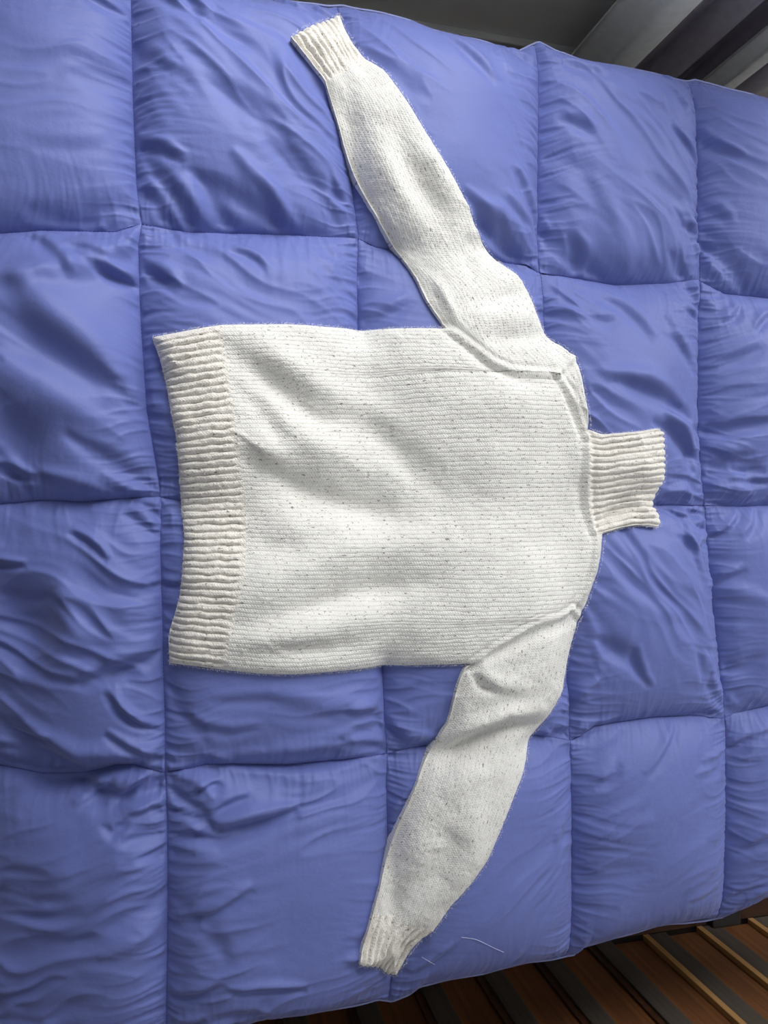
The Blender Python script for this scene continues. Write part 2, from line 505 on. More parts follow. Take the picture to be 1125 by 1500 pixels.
NR, NCc = 4, len(KV) - 1

# per cell: (wrinkle direction in the photo, degrees down to the right; strength; puff)
CELL = {
 (0,0): (-8, .6, 1.0), (0,1): (40, 1.25, 1.0), (0,2): (38, .9, 1.0), (0,3): (44, .95, 1.0), (0,4): (35, .9, 1.0),
 (1,0): (32, 1.6, 1.0), (1,1): (28, 1.0, .95), (1,2): (0, .5, .9), (1,3): (32, 1.2, .95), (1,4): (-12, 1.0, .95),
 (2,0): (25, 1.7, .95), (2,1): (10, 1.0, .9), (2,2): (-20, .9, .9), (2,3): (48, 1.1, .95), (2,4): (-30, 1.1, .95),
 (3,0): (-18, 1.5, 1.0), (3,1): (-16, 1.4, 1.0), (3,2): (-48, .6, 1.0), (3,3): (-36, .8, 1.0), (3,4): (-18, 1.0, 1.0),
}
# single folds seen on the duvet: polyline in the photo, half width (m), height (m)
FOLDS = [
 ([(205,333),(150,372),(90,395),(0,402)], .016, .016), ([(190,365),(130,400),(60,410)], .016, -.012),
 ([(30,410),(90,470),(150,520),(215,580)], .022, .017), ([(0,465),(60,510),(120,545),(170,570)], .022, -.018),
 ([(0,540),(60,560),(140,620)], .02, .010), ([(0,600),(20,650),(0,700)], .03, -.028),
 ([(60,690),(130,712),(205,722)], .010, .010), ([(100,640),(180,690),(230,715)], .010, -.009),
 ([(0,860),(30,900),(60,960)], .035, -.030), ([(90,860),(110,930),(60,990)], .022, .014),
 ([(110,985),(170,960),(235,945)], .012, .010), ([(120,1000),(180,985),(235,962)], .010, -.010),
 ([(0,1060),(50,1105),(110,1130)], .018, -.020), ([(40,1060),(110,1105),(190,1112),(240,1100)], .012, .014),
 ([(0,1125),(60,1150),(120,1152)], .012, -.014), ([(135,1150),(180,1152),(238,1146)], .012, .014), ([(110,1150),(150,1178),(210,1168),(245,1152)], .014, -.018),
 ([(240,1132),(290,1150),(310,1170)], .008, .010), ([(245,1168),(285,1195),(318,1222)], .009, -.013),
 ([(318,1208),(370,1192),(430,1182)], .010, .014), ([(250,1236),(320,1232),(380,1212),(430,1194)], .010, -.014),
 ([(180,1236),(245,1236)], .008, -.010), ([(205,1262),(245,1266),(280,1258)], .007, -.009),
 ([(150,1215),(165,1225),(185,1212)], .006, -.008), ([(120,1375),(180,1350),(245,1325)], .010, -.007), ([(150,1395),(245,1360)], .010, .007),
 ([(260,1330),(300,1360),(330,1400)], .012, -.006), ([(20,1160),(60,1230),(100,1290)], .04, .012),
 ([(320,1115),(440,1100),(560,1080)], .010, .007), ([(330,1128),(470,1138),(560,1112)], .012, .010),
 ([(250,1010),(270,1060),(300,1090)], .010, -.006), ([(400,1010),(480,1030),(555,1035)], .014, .007),
 ([(570,1060),(600,1080),(640,1085)], .010, .010), ([(500,1085),(560,1075),(600,1090)], .008, -.008),
 ([(215,225),(245,275),(290,330)], .010, -.008), ([(290,260),(320,300),(350,338)], .010, -.010), ([(255,255),(300,312)], .010, .008),
 ([(300,120),(350,160),(415,200)], .012, -.007), ([(280,250),(350,290),(415,320)], .010, -.009), ([(345,228),(400,285),(435,320)], .010, .009),
 ([(380,200),(450,260),(500,320)], .013, -.009), ([(420,190),(500,270)], .014, .008),
 ([(697,310),(730,350),(780,385)], .012, -.010), ([(700,340),(740,372),(768,385)], .010, .012), ([(710,300),(760,330),(786,360)], .013, .010),
 ([(800,210),(850,250),(890,330)], .013, -.006), ([(870,270),(900,340),(935,400)], .014, .007), ([(800,330),(850,370),(900,405)], .010, -.009),
 ([(940,260),(985,300),(1015,370)], .012, -.008), ([(985,370),(1010,390),(1025,402)], .008, -.008), ([(1030,310),(1060,360),(1110,420)], .012, -.009), ([(1030,350),(1070,400)], .010, .008),
 ([(895,560),(940,575),(975,585),(1015,612)], .012, -.014), ([(880,545),(940,555),(1000,590)], .012, .010),
 ([(955,620),(990,635),(1015,660),(1026,690)], .010, -.013), ([(975,605),(1005,625),(1022,650)], .009, .012),
 ([(1030,625),(1070,630),(1125,618)], .010, -.010), ([(1050,700),(1075,680),(1100,668)], .010, -.009), ([(1085,690),(1125,694)], .010, -.010),
 ([(1040,715),(1080,715),(1110,722)], .010, .010), ([(985,722),(1015,715),(1030,735)], .007, .008), ([(1020,758),(1045,752)], .007, -.009), ([(1035,772),(1058,778)], .005, -.007),
 ([(880,940),(920,965),(935,985)], .012, -.010), ([(900,860),(930,880),(990,900)], .014, .006), ([(840,1045),(858,1020),(875,1000)], .008, .012), ([(815,1075),(840,1083),(858,1070)], .006, -.010),
 ([(930,860),(990,890),(1030,960)], .018, -.006), ([(1040,850),(1125,880)], .012, .006), ([(1060,990),(1100,980),(1125,960)], .012, -.006),
 ([(845,1240),(900,1220),(940,1195)], .014, .006), ([(840,1300),(890,1290),(940,1270)], .014, -.005), ([(1030,1052),(1075,1058)], .008, -.010),
 ([(0,30),(100,80),(190,90)], .02, .004), ([(110,110),(160,120),(195,118)], .012, -.005), ([(40,300),(110,320),(170,290),(205,300)], .012, -.006),
]
FOLDS_W = []
for P, w, a in FOLDS:
    x, y = crv(P, ZS + .04)
    FOLDS_W.append((np.stack([x, y], 1), w, a))

# small crisp creases scattered over the panels, mostly near the seams and along each panel's own direction
_rc = random.Random(21)
for (r_, c_), (ang_, amp_, _p) in CELL.items():
    for i in range(int(7 * amp_ + 2)):
        S_, T_ = _rc.random(), _rc.random()
        if i % 2: S_ = _rc.choice((_rc.uniform(.05, .22), _rc.uniform(.78, .95)))
        else: T_ = _rc.choice((_rc.uniform(.05, .22), _rc.uniform(.72, .95)))
        y_ = 0.0
        for _ in range(6):
            x_ = float(V(KV[c_], y_) * (1 - S_) + V(KV[c_ + 1], y_) * S_)
            y_ = float(H(r_, x_) * (1 - T_) + H(r_ + 1, x_) * T_)
        a_ = math.radians(-ang_ + _rc.uniform(-28, 28)); L_ = _rc.uniform(.02, .055); bend = _rc.uniform(-.5, .5)
        w_ = _rc.uniform(.0045, .0085); h_ = _rc.uniform(.0025, .0055) * (.6 + .4 * amp_)
        P_ = []
        for t_ in (-1, -.33, .33, 1):
            q_ = a_ + bend * t_ * .5
            P_.append((x_ + t_ * L_ * math.cos(q_), y_ + t_ * L_ * math.sin(q_)))
        P_ = np.array(P_); nrm = np.array([-math.sin(a_), math.cos(a_)]) * w_ * 1.1
        FOLDS_W.append((P_ + nrm, w_, h_)); FOLDS_W.append((P_ - nrm, w_, -h_))

def duvet_z(x, y, side=None):
    """height of the duvet's top; side = (row, col) forces the cell"""
    shp = np.shape(x); x = np.ravel(np.asarray(x, float)); y = np.ravel(np.asarray(y, float))
    hs = np.stack([H(k, x) for k in range(5)]); vs_ = np.stack([V(k, y) for k in KV])
    if side is None:
        r = np.clip((y[None] < hs).sum(0) - 1, 0, 3); c = np.clip((x[None] > vs_).sum(0) - 1, 0, NCc - 1)
    else:
        r = np.full(x.shape, side[0]); c = np.full(x.shape, side[1])
    ar = np.arange(len(x))
    dt = np.maximum(hs[r, ar] - y, 0); db = np.maximum(y - hs[r + 1, ar], 0)
    dl = np.maximum(x - vs_[c, ar], 0); dr_ = np.maximum(vs_[c + 1, ar] - x, 0)
    # pinches: the puff closes more tightly on some stretches of seam
    g = lambda d, tau: 1 - np.exp(-d / tau)
    # outer edges are rounder
    rt = np.where(r == 0, .035, .042); rb = np.where(r == 3, .035, .030)
    p = g(dt, rt) * g(db, rb) * g(dl, .034) * g(dr_, .034)
    dome = np.sin(np.pi * np.clip(dt / (dt + db + 1e-9), 0, 1)) * np.sin(np.pi * np.clip(dl / (dl + dr_ + 1e-9), 0, 1))
    ang = np.zeros(len(x)); amp = np.ones(len(x)); pf = np.ones(len(x))
    for (rr, cc), (a_, s_, f_) in CELL.items():
        m = (r == rr) & (c == cc); ang[m] = math.radians(a_); amp[m] = s_; pf[m] = f_
    z = ZS + pf * (0.040 * p + 0.018 * dome)
    # creases running along each cell's own direction (photo: down to the right = -y)
    ca, sa = np.cos(ang), np.sin(ang)
    wx = x + .02 * perlin(x * 9, y * 9, 3); wy = y + .02 * perlin(x * 9, y * 9, 4)
    u = wx * ca - wy * sa; v = wx * sa + wy * ca
    n1 = perlin(u * 6 + r * 5.3, v * 26 + c * 7.7, 5)
    n2 = perlin(u * 12 + r * 3.1, v * 55 + c * 4.7, 6)
    rid = (1 - np.minimum(np.abs(n1) * 2.2, 1)) ** 2
    mask = np.clip(.45 + 1.2 * perlin(x * 5, y * 5, 8), 0, 1.3)
    env = sstep(0, .05, np.minimum(np.minimum(dt, db), np.minimum(dl, dr_)))
    n4 = perlin(u * 20 + c, v * 70 + r, 13)
    z += env * amp * mask * (.0055 * n1 + .0022 * n2 + .0040 * rid + .0010 * n4)
    z += env * .006 * perlin(x * 7, y * 7, 9)
    # gathers puckered along the seams
    for d, along, across, sd in ((dl, y, x, 21), (dr_, y, x, 23), (dt, x, y, 25), (db, x, y, 27)):
        horiz = sd >= 25
        k_ = perlin(along * 5, across * 3 + c * 2.3 + r * 3.7, sd + 6)
        ln = .030 * (1 + .9 * k_)
        ln = np.maximum(ln, .010)
        q = perlin(along * 62 + 1.1 * perlin(along * 7, across * 10, sd + 2), across * 9 + c * 3.9 + r * 5.1, sd)
        q = .8 * q + .8 * (1 - np.minimum(np.abs(q) * 3.2, 1)) ** 1.5
        z += (.0070 if not horiz else .0036) * q * np.exp(-d / ln) * (d / (d + .003))
    # single folds
    fe = sstep(0, .012, np.minimum(np.minimum(dt, db), np.minimum(dl, dr_)))
    for P, w, a in FOLDS_W:
        lo = P.min(0) - 3.2 * w; hi = P.max(0) + 3.2 * w
        m = (x > lo[0]) & (x < hi[0]) & (y > lo[1]) & (y < hi[1])
        if not m.any(): continue
        d, t, _ = poly_dist(x[m], y[m], P)
        w2 = w * (.55 + .9 * np.sin(np.pi * np.clip(t * .86 + .07, 0, 1)))
        taper = np.sin(np.pi * np.clip(t * .84 + .08, 0, 1)) ** .7
        z[m] += a * 1.15 * np.exp(-(d / w2) ** 2) * taper * (.25 + .75 * fe[m])
    # outer rim sinks to the edge
    rim = np.minimum(np.where(r == 0, dt, 9), np.where(r == 3, db, 9))
    z -= (ZS - ZE) * np.exp(-rim / .03)
    # the duvet sags towards the foot of the bed on the viewer's side
    z -= sag(x, y)
    return z.reshape(shp)

duvet = empty('duvet', (0, 0, 0.5), label='periwinkle blue box-quilted duvet spread over the bed', category='duvet')
def cell_xy(r, c, S, Tt):
    ka, kb = KV[c], KV[c + 1]
    y = np.zeros_like(S); x = np.zeros_like(S)
    x = V(ka, y) * (1 - S) + V(kb, y) * S
    for _ in range(10):
        y = H(r, x) * (1 - Tt) + H(r + 1, x) * Tt
        x = V(ka, y) * (1 - S) + V(kb, y) * S
    return x, y
def dens(n, k=.25):
    t = np.linspace(0, 1, n)
    return t - k * np.sin(2 * np.pi * t) / (2 * np.pi)       # finer towards both seams
for r in range(NR):
    for c in range(NCc):
        vis = c <= 4
        nu, nv = (150, 180) if vis else (60, 70)
        S, Tt = np.meshgrid(dens(nu), dens(nv), indexing='ij')
        x, y = cell_xy(r, c, S, Tt)
        z = duvet_z(x, y, (r, c))
        top = np.stack([x, y, z - .5], -1).reshape(-1, 3)
        # underside: shallow puff resting on the bed
        n2 = 24
        S2, T2 = np.meshgrid(np.linspace(0, 1, n2), np.linspace(0, 1, n2), indexing='ij')
        x2, y2 = cell_xy(r, c, S2, T2)
        zb = ZS - .004 - .030 * (np.sin(np.pi * S2) * np.sin(np.pi * T2)) ** .6
        if r == 0: zb -= (ZS - ZE) * np.exp(-T2 / .08)
        if r == 3: zb -= (ZS - ZE) * np.exp(-(1 - T2) / .08)
        zb -= sag(x2, y2)
        bot = np.stack([x2, y2, zb - .5], -1).reshape(-1, 3)
        F = np.concatenate([grid_faces(nu, nv)[:, ::-1], grid_faces(n2, n2, nu * nv)])
        obj('quilt_panel', mesh_np('quilt_panel', np.concatenate([top, bot]), F[:, ::-1] if False else F, M['duvet']), duvet)

# piping round the edge
def edge_piping(k):
    x = np.arange(V(0, 0) + .01, V(6, 0) - .01, .006)
    y = H(k, x) + (.004 if k == 0 else -.004) + .003 * perlin(x * 14, x * 0, 40 + k) * (1 if k == 0 else -1)
    z = np.full_like(x, ZE - .004) - sag(x, y) + .004 * perlin(x * 11, x * 0, 44 + k)
    obj('piping', MB().tube(list(zip(x, y, z - .5)), .0022, 6).mesh('piping', M['piping'], True), duvet, label='pale piped edge of the duvet')
edge_piping(0); edge_piping(4)
# stitches along the seams
sv = []; sf = []
def stitch(ax, ay, az, bx_, by_, bz):
    w = .0007; dx, dy = bx_ - ax, by_ - ay; L = math.hypot(dx, dy) + 1e-9
    nx, ny = -dy / L * w, dx / L * w; b = len(sv)
    for (qx, qy, qz) in ((ax, ay, az), (bx_, by_, bz)):
        sv.extend([(qx + nx, qy + ny, qz - .0006), (qx, qy, qz + .0009), (qx - nx, qy - ny, qz - .0006)])
    sf.extend([(b, b + 3, b + 4, b + 1), (b + 1, b + 4, b + 5, b + 2), (b + 2, b + 5, b + 3, b)])
for k in (1, 2, 3, 4):
    yy = np.arange(H(4, V(k, -.7)) + .01, H(0, V(k, .7)) - .01, .0052)
    xx = V(k, yy); zz = duvet_z(xx, yy) + .0006; x2 = V(k, yy + .0034); z2 = duvet_z(x2, yy + .0034) + .0006
    for i in range(len(yy)): stitch(xx[i], yy[i], zz[i] - .5, x2[i], yy[i] + .0034, z2[i] - .5)
for k in (1, 2, 3):
    xx = np.arange(-.6, .95, .0052); yy = H(k, xx); zz = duvet_z(xx, yy) + .0006
    x2 = xx + .0034; y2 = H(k, x2); z2 = duvet_z(x2, y2) + .0006
    for i in range(len(xx)): stitch(xx[i], yy[i], zz[i] - .5, x2[i], y2[i], z2[i] - .5)
obj('seam_stitching', mesh_np('seam_stitching', np.array(sv), np.array(sf), M['stitch']), duvet, kind='stuff')

# ------------------------------------------------------------------ bed under the duvet
ey0 = float(H(4, .2)); ey1 = float(H(0, .2))
bxa, bxb = -0.20, 1.52
yb0, yb1 = -0.60, 0.60
bed = empty('bed', ((bxa + bxb) / 2, 0, 0), label='bed with mattress and black metal frame under the blue duvet', category='bed')
ox = (bxa + bxb) / 2
obj('mattress', MB().box(bxa - ox, bxb - ox, yb0, yb1, .28, .44, .03).mesh('mattress', M['mattress'], True), bed)
fm = MB()
fm.box(bxa - ox, bxb - ox, yb0 - .03, yb0 + .01, .22, .30, .004); fm.box(bxa - ox, bxb - ox, yb1 - .01, yb1 + .03, .22, .30, .004)
fm.box(bxa - ox, bxa - ox + .04, yb0, yb1, .22, .30, .004); fm.box(bxb - ox - .04, bxb - ox, yb0, yb1, .22, .30, .004)
obj('frame', fm.mesh('frame', M['black']), bed)
for k in range(7):
    xx = bxa - ox + .10 + k * .25
    obj('slat', MB().box(xx - .035, xx + .035, yb0, yb1, .262, .279, .003).mesh('slat', M['board']), bed)
for xx in (bxa - ox + .05, bxb - ox - .05):
    for yy in (yb0 + .02, yb1 - .02):
        obj('leg', MB().box(xx - .03, xx + .03, yy - .03, yy + .03, 0, .22, .004).mesh('leg', M['black']), bed)
lx, ly = [float(q) for q in unproj(1066, 1344, .40)]
lb = MB().box(lx - ox - .035, lx - ox + .035, ly - .022, yb0, .36, .40, .006); lb.box(lx - ox - .03, lx - ox + .03, yb0 - .05, yb0, .22, .37, .004)
obj('frame_bracket', lb.mesh('frame_bracket', M['black']), bed, label='black metal bracket peeking out below the duvet edge')

# ------------------------------------------------------------------ sweater
def on_duvet(pts, lift=.012):
    p = np.array(pts, float); z = np.full(len(p), ZS + .045)
    for _ in range(5):
        x, y = unproj(p[:, 0], p[:, 1], z)
        z = .5 * z + .5 * (sample(base_r, x, y) + lift)
    return np.stack([x, y], 1)

# raster of the surface the sweater lies on (bridging the seams)
gx = np.arange(-.55, .75, .004); gy = np.arange(-.80, .85, .004)
GX, GY = np.meshgrid(gx, gy, indexing='ij')
Dr = duvet_z(GX, GY)
def blur(A, sig):
    r = int(3 * sig); k = np.exp(-.5 * (np.arange(-r, r + 1) / sig) ** 2); k /= k.sum()
    P = np.pad(A, r, mode='edge')
    P = sum(k[i] * P[i:i + A.shape[0]] for i in range(2 * r + 1))
    return sum(k[i] * P[:, i:i + A.shape[1]] for i in range(2 * r + 1))
def dil(A, n):
    for _ in range(n):
        P = np.pad(A, 1, mode='edge')
        A = np.maximum.reduce([P[1:-1, 1:-1], P[:-2, 1:-1], P[2:, 1:-1], P[1:-1, :-2], P[1:-1, 2:]])
    return A
base_r = blur(dil(Dr, 5), 6)
edge_r = blur(dil(Dr, 1), 2.2)
def sample(A, x, y):
    fx = np.clip((x - gx[0]) / .004, 0, len(gx) - 1.001); fy = np.clip((y - gy[0]) / .004, 0, len(gy) - 1.001)
    i = fx.astype(int); j = fy.astype(int); fx = fx - i; fy = fy - j
    return (A[i, j] * (1 - fx) + A[i + 1, j] * fx) * (1 - fy) + (A[i, j + 1] * (1 - fx) + A[i + 1, j + 1] * fx) * fy

top_edge = [(325,475),(420,474),(500,478),(580,479),(655,480)]
hem_top = [(222,490),(260,485),(295,479),(325,475)]
hem_left = [(222,490),(233,520),(243,560),(250,600),(258,640),(262,690),(266,745),(270,790),(268,820),(266,850),(262,880),(255,905),(247,935),(248,975)]
hem_bot = [(248,975),(290,978),(330,983)]
hem_in = [(325,475),(330,520),(338,570),(345,620),(352,680),(360,740),(362,790),(355,850),(345,900),(335,940),(330,983)]
bot_edge = [(330,983),(380,988),(430,989),(480,986),(540,981),(620,976),(690,973)]
seam_t = [(655,480),(690,508),(720,532),(745,543),(780,546),(815,548)]
neck_t = [(815,548),(835,576),(850,610),(861,640)]
neck = [(861,640),(858,700),(861,750),(871,778)]
neck_b = [(871,778),(877,800),(872,838),(860,868),(841,893)]
seam_b = [(841,893),(816,904),(783,911),(751,931),(725,948),(690,973)]
sl_t_in = [(478,117),(487,140),(500,180),(515,225),(535,275),(560,325),(590,370),(612,405),(628,440),(655,480)]
sl_t_out = [(537,80),(565,100),(590,135),(620,185),(650,235),(680,285),(697,320),(712,355),(735,380),(760,400),(778,430),(790,460),(803,485),(830,505),(847,520)]
cuff_t_end = [(427,50),(445,41),(465,32),(485,20),(500,13)]
cuff_t_in = [(427,50),(450,78),(466,100),(478,117)]
cuff_t_out = [(500,13),(508,32),(520,54),(537,80)]
cuff_t_b = [(478,117),(508,104),(537,80)]
sl_b_in = [(548,1343),(560,1305),(575,1255),(590,1210),(605,1170),(620,1130),(640,1095),(660,1055),(668,1020),(679,985),(690,973)]
sl_b_out = [(637,1365),(660,1330),(690,1295),(715,1260),(735,1215),(755,1165),(768,1135),(778,1100),(783,1085),(795,1065),(812,1040),(825,1015),(835,985),(845,950),(856,905)]
cuff_b_end = [(527,1416),(545,1420),(560,1425),(570,1435),(585,1438)]
cuff_b_in = [(527,1416),(533,1392),(548,1343)]
cuff_b_out = [(585,1438),(592,1425),(600,1408),(608,1393),(620,1379),(637,1365)]
cuff_b_b = [(548,1343),(578,1344),(607,1357),(637,1365)]
sad_t_out = [(847,520),(855,550),(862,590),(868,628)]
sad_b_out = [(886,783),(884,810),(878,840),(868,872),(856,905)]
col_top = [(868,628),(885,635),(905,634),(940,631),(965,627)]
col_end = [(965,627),(974,632),(975,660),(977,690),(975,705),(968,720),(966,738),(972,750),(972,768),(966,773)]
col_bot = [(886,783),(910,775),(940,770),(966,773)]
col_base = [(868,628),(861,640),(858,700),(861,750),(871,778),(886,783)]
outline_px = (hem_top + top_edge[1:] + sl_t_in[::-1][1:] + cuff_t_in[::-1][1:] + cuff_t_end[1:] + cuff_t_out[1:] + sl_t_out[1:] + sad_t_out[1:]
              + col_top[1:] + col_end[1:] + col_bot[::-1][1:] + sad_b_out[1:] + sl_b_out[::-1][1:] + cuff_b_out[::-1][1:] + cuff_b_end[::-1][1:]
              + cuff_b_in[1:] + sl_b_in[1:] + bot_edge[::-1][1:] + hem_bot[::-1][1:] + hem_left[::-1][1:])
def smooth_curve(P, n, by=None):
    """arc-length (or by y) resampling with a Catmull-Rom spline"""
    P = np.asarray(P, float)
    seg = np.hypot(*(P[1:] - P[:-1]).T); L = np.concatenate([[0], np.cumsum(seg)])
    Q = np.concatenate([[2 * P[0] - P[1]], P, [2 * P[-1] - P[-2]]])
    out = []
    for i in range(len(P) - 1):
        t = np.linspace(0, 1, 12, endpoint=False)[:, None]
        p0, p1, p2, p3 = Q[i], Q[i + 1], Q[i + 2], Q[i + 3]
        out.append(.5 * ((2 * p1) + (p2 - p0) * t + (2 * p0 - 5 * p1 + 4 * p2 - p3) * t ** 2 + (3 * p1 - p0 - 3 * p2 + p3) * t ** 3))
    F = np.concatenate(out + [P[-1:]])
    if by == 'y':
        k = np.maximum.accumulate(-F[:, 1]) if F[-1, 1] < F[0, 1] else np.maximum.accumulate(F[:, 1])
        arc = np.concatenate([[0], np.cumsum(np.hypot(*(F[1:] - F[:-1]).T))])
        k = .68 * (k - k[0]) / (k[-1] - k[0]) + .32 * arc / arc[-1]
    else:
        k = np.concatenate([[0], np.cumsum(np.hypot(*(F[1:] - F[:-1]).T))])
    k = (k - k[0]) / (k[-1] - k[0])
    t = np.linspace(0, 1, n)
    return np.stack([np.interp(t, k, F[:, 0]), np.interp(t, k, F[:, 1])], 1)

outline = on_duvet(outline_px, .004)
SEAMS = [on_duvet(s) for s in (seam_t, neck_t, neck, neck_b, seam_b, [(815,548),(830,534),(847,520)], [(841,893),(848,898),(856,905)])]
# soft folds of the knit: polyline, half width, height
SWF = [
 ([(345,520),(400,565),(455,610),(500,625)], .020, -.013), ([(350,490),(420,535),(490,580),(560,612)], .024, .010),
 ([(500,598),(560,640),(610,690),(640,715)], .022, -.009), ([(400,610),(470,660),(560,700)], .026, .009),
 ([(365,675),(430,712),(500,740),(590,762)], .020, -.012), ([(360,640),(420,680)], .018, .008), ([(380,740),(460,790),(560,800),(650,790)], .030, .010),
 ([(350,570),(380,600),(410,640)], .014, -.006), ([(370,800),(430,800),(500,780)], .02, -.005),
 ([(360,915),(450,895),(540,865),(640,855)], .020, -.012), ([(350,870),(430,835),(520,822)], .024, .008), ([(345,945),(420,925),(520,905),(620,915)], .026, .008), ([(370,955),(440,952),(520,945)], .012, -.006),
 ([(690,720),(720,680),(730,620)], .04, .006), ([(640,600),(700,590),(780,600)], .035, .005), ([(700,830),(780,800),(850,780)], .03, -.004),
 ([(665,500),(710,535),(760,560),(810,565)], .010, -.006), ([(820,565),(840,600),(853,635)], .008, -.006),
 ([(848,690),(850,730),(852,770)], .010, -.004),
 ([(575,190),(595,235),(620,280),(650,325)], .020, -.010), ([(545,200),(570,260),(605,325)], .018, .006), ([(610,210),(645,260),(670,310)], .018, .006),
 ([(700,345),(680,370),(690,400)], .016, -.006), ([(700,440),(740,438),(775,425)], .018, -.007), ([(690,470),(740,460),(785,462)], .018, .006), ([(720,500),(770,495),(800,490)], .014, -.006),
 ([(655,470),(640,440),(625,415)], .008, -.006), ([(668,470),(650,440),(635,405)], .010, .006),
 ([(690,985),(705,1005),(725,1012)], .007, -.008), ([(700,980),(730,1000),(770,1005)], .014, .006),
 ([(640,1095),(690,1062),(740,1045),(785,1040)], .016, .012), ([(650,1115),(690,1085),(740,1062),(790,1062)], .013, -.015),
 ([(700,968),(740,950),(790,925),(850,910)], .010, -.008),
 ([(640,1160),(690,1130),(750,1120)], .025, .006), ([(640,1215),(660,1240),(640,1280),(600,1310)], .022, -.009), ([(690,1180),(690,1240),(660,1300)], .022, .006), ([(585,1310),(580,1330),(572,1350)], .010, -.006),
 ([(880,790),(895,760),(915,745),(950,738)], .011, -.009), ([(885,765),(905,735),(940,722),(965,722)], .010, -.006), ([(890,690),(930,685),(970,690)], .018, .005),
]
SWF_W = [(on_duvet(P), w, a) for P, w, a in SWF]

def sweater_z(x, y):
    shp = x.shape; x = x.ravel(); y = y.ravel()
    D = duvet_z(x, y)
    d, _, _ = poly_dist(x, y, np.concatenate([outline, outline[:1]]))
    B = sample(base_r, x, y)
    k = sstep(0, .045, d)
    z = np.maximum(sample(edge_r, x, y), D) * (1 - k) + np.maximum(B, D) * k
    q = 1 - np.clip(d / .020, 0, 1)
    Tk = .0135
    z += .0015 + Tk * np.sqrt(np.maximum(1 - q * q, 0)) + .004 * sstep(.01, .07, d)
    fe = sstep(0, .02, d)
    for P, w, a in SWF_W:
        lo = P.min(0) - 3 * w; hi = P.max(0) + 3 * w
        m = (x > lo[0]) & (x < hi[0]) & (y > lo[1]) & (y < hi[1])
        if not m.any(): continue
        dd, t, _ = poly_dist(x[m], y[m], P)
        z[m] += 1.35 * a * np.exp(-(dd / w) ** 2) * np.sin(np.pi * np.clip(t * .84 + .08, 0, 1)) ** .8 * (.3 + .7 * fe[m])
    z += fe * (.0030 * perlin(x * 13, y * 13, 60) + .0012 * perlin(x * 40, y * 40, 61))
    for P in SEAMS:
        dd, t, _ = poly_dist(x, y, P)
        z += .0026 * np.exp(-(dd / .0045) ** 2) - .0020 * np.exp(-((dd - .0095) / .0035) ** 2)
    z += (.0009 * perlin(x * 160, y * 160, 63)) * sstep(0, .004, d)
    return np.maximum(z, D + .002).reshape(shp)

def patch(name, parent, mat, c0, c1, d0, d1, nu, nv, ribs=0, rib_a=0, fade=None, by=None, **props):
    """Coons patch: c0/c1 run along u (the knitted columns) at v=0/1, d0/d1 run along v at u=0/1"""
    c0, c1, d0, d1 = (smooth_curve(on_duvet(smooth_curve(q, 160, b)), n, b) for q, n, b in ((c0, nu, None), (c1, nu, None), (d0, nv, by), (d1, nv, by)))
    u = np.linspace(0, 1, nu)[:, None, None]; v = np.linspace(0, 1, nv)[None, :, None]
    X = ((1 - v) * c0[:, None] + v * c1[:, None] + (1 - u) * d0[None] + u * d1[None]
         - ((1 - u) * (1 - v) * c0[0] + u * (1 - v) * c0[-1] + (1 - u) * v * c1[0] + u * v * c1[-1]))
    x, y = X[..., 0], X[..., 1]
    z = sweater_z(x, y)
    lu = .5 * (np.hypot(*(c0[1:] - c0[:-1]).T).sum() + np.hypot(*(c1[1:] - c1[:-1]).T).sum())
    lv = .5 * (np.hypot(*(d0[1:] - d0[:-1]).T).sum() + np.hypot(*(d1[1:] - d1[:-1]).T).sum())
    if by == 'y': lv = abs(d0[0, 1] - d0[-1, 1])
    uu = np.broadcast_to(u[..., 0], x.shape); vv = np.broadcast_to(v[..., 0], x.shape)
    if ribs:
        ph = vv * ribs + .16 * perlin(uu * 5, vv * ribs * .7, 70)
        f = np.abs(ph - np.round(ph))                # 0 in the groove between two ribs
        rr = -np.exp(-(f / .15) ** 2) + .25 * np.cos(2 * np.pi * (ph - .5)) 
        w = np.ones_like(uu)
        if fade == 'end': w = sstep(1.0, .84, uu)
        if fade == 'start': w = sstep(0, .08, uu)
        dv = np.minimum(vv, 1 - vv) * lv
        z = z + rib_a * rr * w * sstep(0, .004, dv) * (.75 + .5 * perlin(uu * 3, vv * ribs * .45, 72))
    V_ = np.stack([x, y, z], -1)
    # rim turned down into the duvet so that the cloth has thickness
    Dn = np.minimum(duvet_z(x, y), z) - .004
    idx = np.arange(nu * nv).reshape(nu, nv)
    ring = np.concatenate([idx[:, 0], idx[-1, 1:], idx[-2::-1, -1], idx[0, -2:0:-1]])
    rim = V_.reshape(-1, 3)[ring].copy(); low = rim.copy(); low[:, 2] = Dn.reshape(-1)[ring]
    nb = nu * nv; m = len(ring)
    sk = np.array([[nb + m + i, nb + i, nb + (i + 1) % m, nb + m + (i + 1) % m] for i in range(m)])
    verts = np.concatenate([V_.reshape(-1, 3), low, rim]) - np.array(SW_O)
    du = np.concatenate([np.zeros((1, nv)), np.cumsum(np.hypot(x[1:] - x[:-1], y[1:] - y[:-1]), 0)])
    uv = np.stack([du, vv * lv], -1).reshape(-1, 2)
    uv = np.concatenate([uv, uv[ring] + .002, uv[ring]])
    F = grid_faces(nu, nv)[:, ::-1]
    # orientation: make the top face up
    a, b, c_ = verts[F[nv * (nu // 2) + nv // 2, :3]]
    if np.cross(b - a, c_ - a)[2] < 0:
        F = F[:, ::-1]
    else:
        sk = sk[:, ::-1]
    return obj(name, mesh_np(name, verts, np.concatenate([F, sk]), mat, uv), parent, **props)

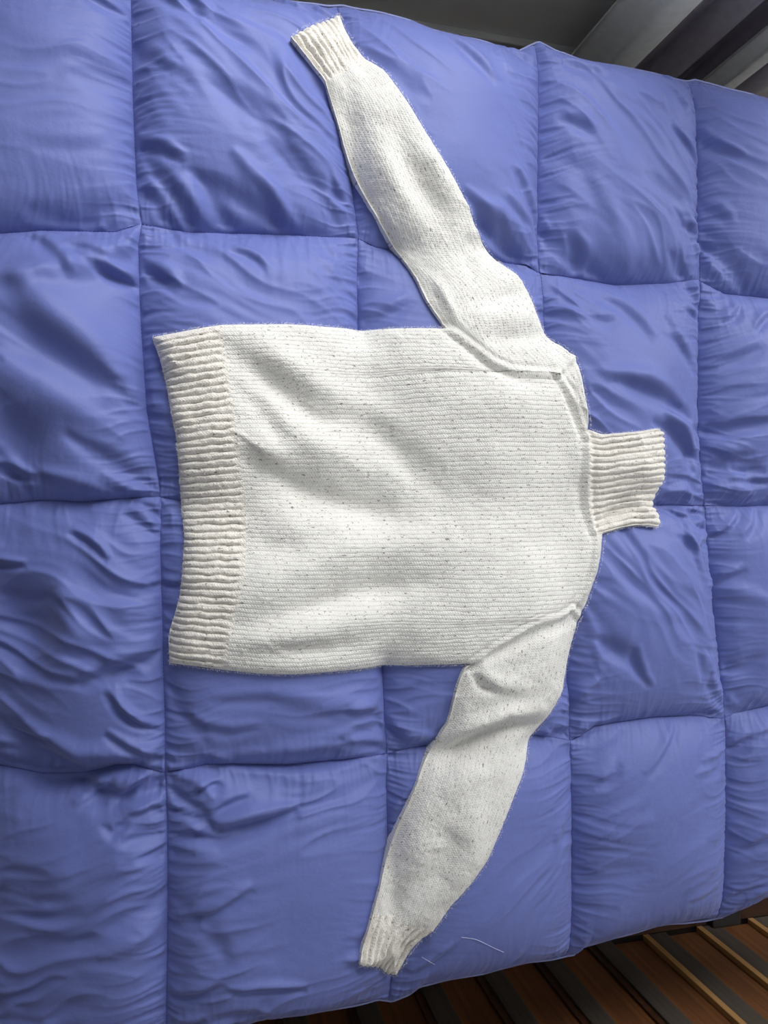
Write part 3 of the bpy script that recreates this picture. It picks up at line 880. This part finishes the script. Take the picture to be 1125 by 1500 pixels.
SW_O = (0.0, 0.0, 0.60)
sw = empty('sweater', SW_O, label='cream flecked wool turtleneck sweater laid flat on the blue duvet', category='sweater')
right_body = seam_t + neck_t[1:] + neck[1:] + neck_b[1:] + seam_b[1:]
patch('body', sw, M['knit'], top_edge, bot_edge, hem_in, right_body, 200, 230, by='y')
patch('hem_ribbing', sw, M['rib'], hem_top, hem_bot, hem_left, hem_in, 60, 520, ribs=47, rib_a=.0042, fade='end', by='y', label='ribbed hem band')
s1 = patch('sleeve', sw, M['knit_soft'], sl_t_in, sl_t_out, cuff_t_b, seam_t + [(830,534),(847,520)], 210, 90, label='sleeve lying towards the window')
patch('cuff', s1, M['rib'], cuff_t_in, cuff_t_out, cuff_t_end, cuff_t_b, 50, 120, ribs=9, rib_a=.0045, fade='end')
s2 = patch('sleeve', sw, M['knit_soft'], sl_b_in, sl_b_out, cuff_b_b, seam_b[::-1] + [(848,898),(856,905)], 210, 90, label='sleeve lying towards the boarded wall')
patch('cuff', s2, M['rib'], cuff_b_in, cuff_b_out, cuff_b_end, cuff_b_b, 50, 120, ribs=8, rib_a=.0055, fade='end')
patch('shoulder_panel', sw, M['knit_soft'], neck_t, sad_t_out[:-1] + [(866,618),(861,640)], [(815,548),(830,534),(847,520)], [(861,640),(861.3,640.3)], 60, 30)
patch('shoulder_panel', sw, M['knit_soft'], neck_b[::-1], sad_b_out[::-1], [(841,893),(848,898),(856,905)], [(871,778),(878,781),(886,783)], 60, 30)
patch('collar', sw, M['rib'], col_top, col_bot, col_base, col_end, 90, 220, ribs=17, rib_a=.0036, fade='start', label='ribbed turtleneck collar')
# loose wool fibres standing off the outline
rg = np.random.RandomState(5)
OC = np.concatenate([outline, outline[:1]]); sl = np.hypot(*(OC[1:] - OC[:-1]).T); cl = np.concatenate([[0], np.cumsum(sl)])
nf = 4200
tt = rg.rand(nf) * cl[-1]
fx = np.interp(tt, cl, OC[:, 0]); fy = np.interp(tt, cl, OC[:, 1])
an = rg.rand(nf) * 2 * math.pi; ln = .0018 + .0032 * rg.rand(nf) ** 2
fz = sample(edge_r, fx, fy) + .003 + .006 * rg.rand(nf)
wv = .00016
A = np.stack([fx - np.sin(an) * wv, fy + np.cos(an) * wv, fz], 1); B = np.stack([fx + np.sin(an) * wv, fy - np.cos(an) * wv, fz], 1)
Cc = np.stack([fx + np.cos(an) * ln, fy + np.sin(an) * ln, fz + (rg.rand(nf) - .4) * .003], 1)
FV = np.stack([A, B, Cc], 1).reshape(-1, 3) - np.array(SW_O)
obj('wool_fuzz', mesh_np('wool_fuzz', FV, np.arange(nf * 3).reshape(-1, 3), M['fuzz']), sw, kind='stuff')

# ------------------------------------------------------------------ loose threads on the duvet
def thread(name, px, label):
    p = smooth_curve(np.array(px, float), 24)
    x, y = unproj(p[:, 0], p[:, 1], ZS + .03)
    for _ in range(4):
        z = duvet_z(x, y) + .0012
        x, y = unproj(p[:, 0], p[:, 1], z)
    z = duvet_z(x, y) + .0012
    o = (x[0], y[0], z[0])
    t = MB().tube(list(zip(x - o[0], y - o[1], z - o[2])), .00045, 5)
    q = obj(name, t.mesh(name, M['thread'], True), None, label=label, category='thread'); q.location = o
thread('thread', [(676,1373),(696,1376),(712,1383),(724,1389),(738,1395)], 'longer loose white thread on the duvet right of the lower cuff')
thread('thread', [(618,1402),(628,1408),(637,1413)], 'short white thread on the duvet close to the lower cuff')
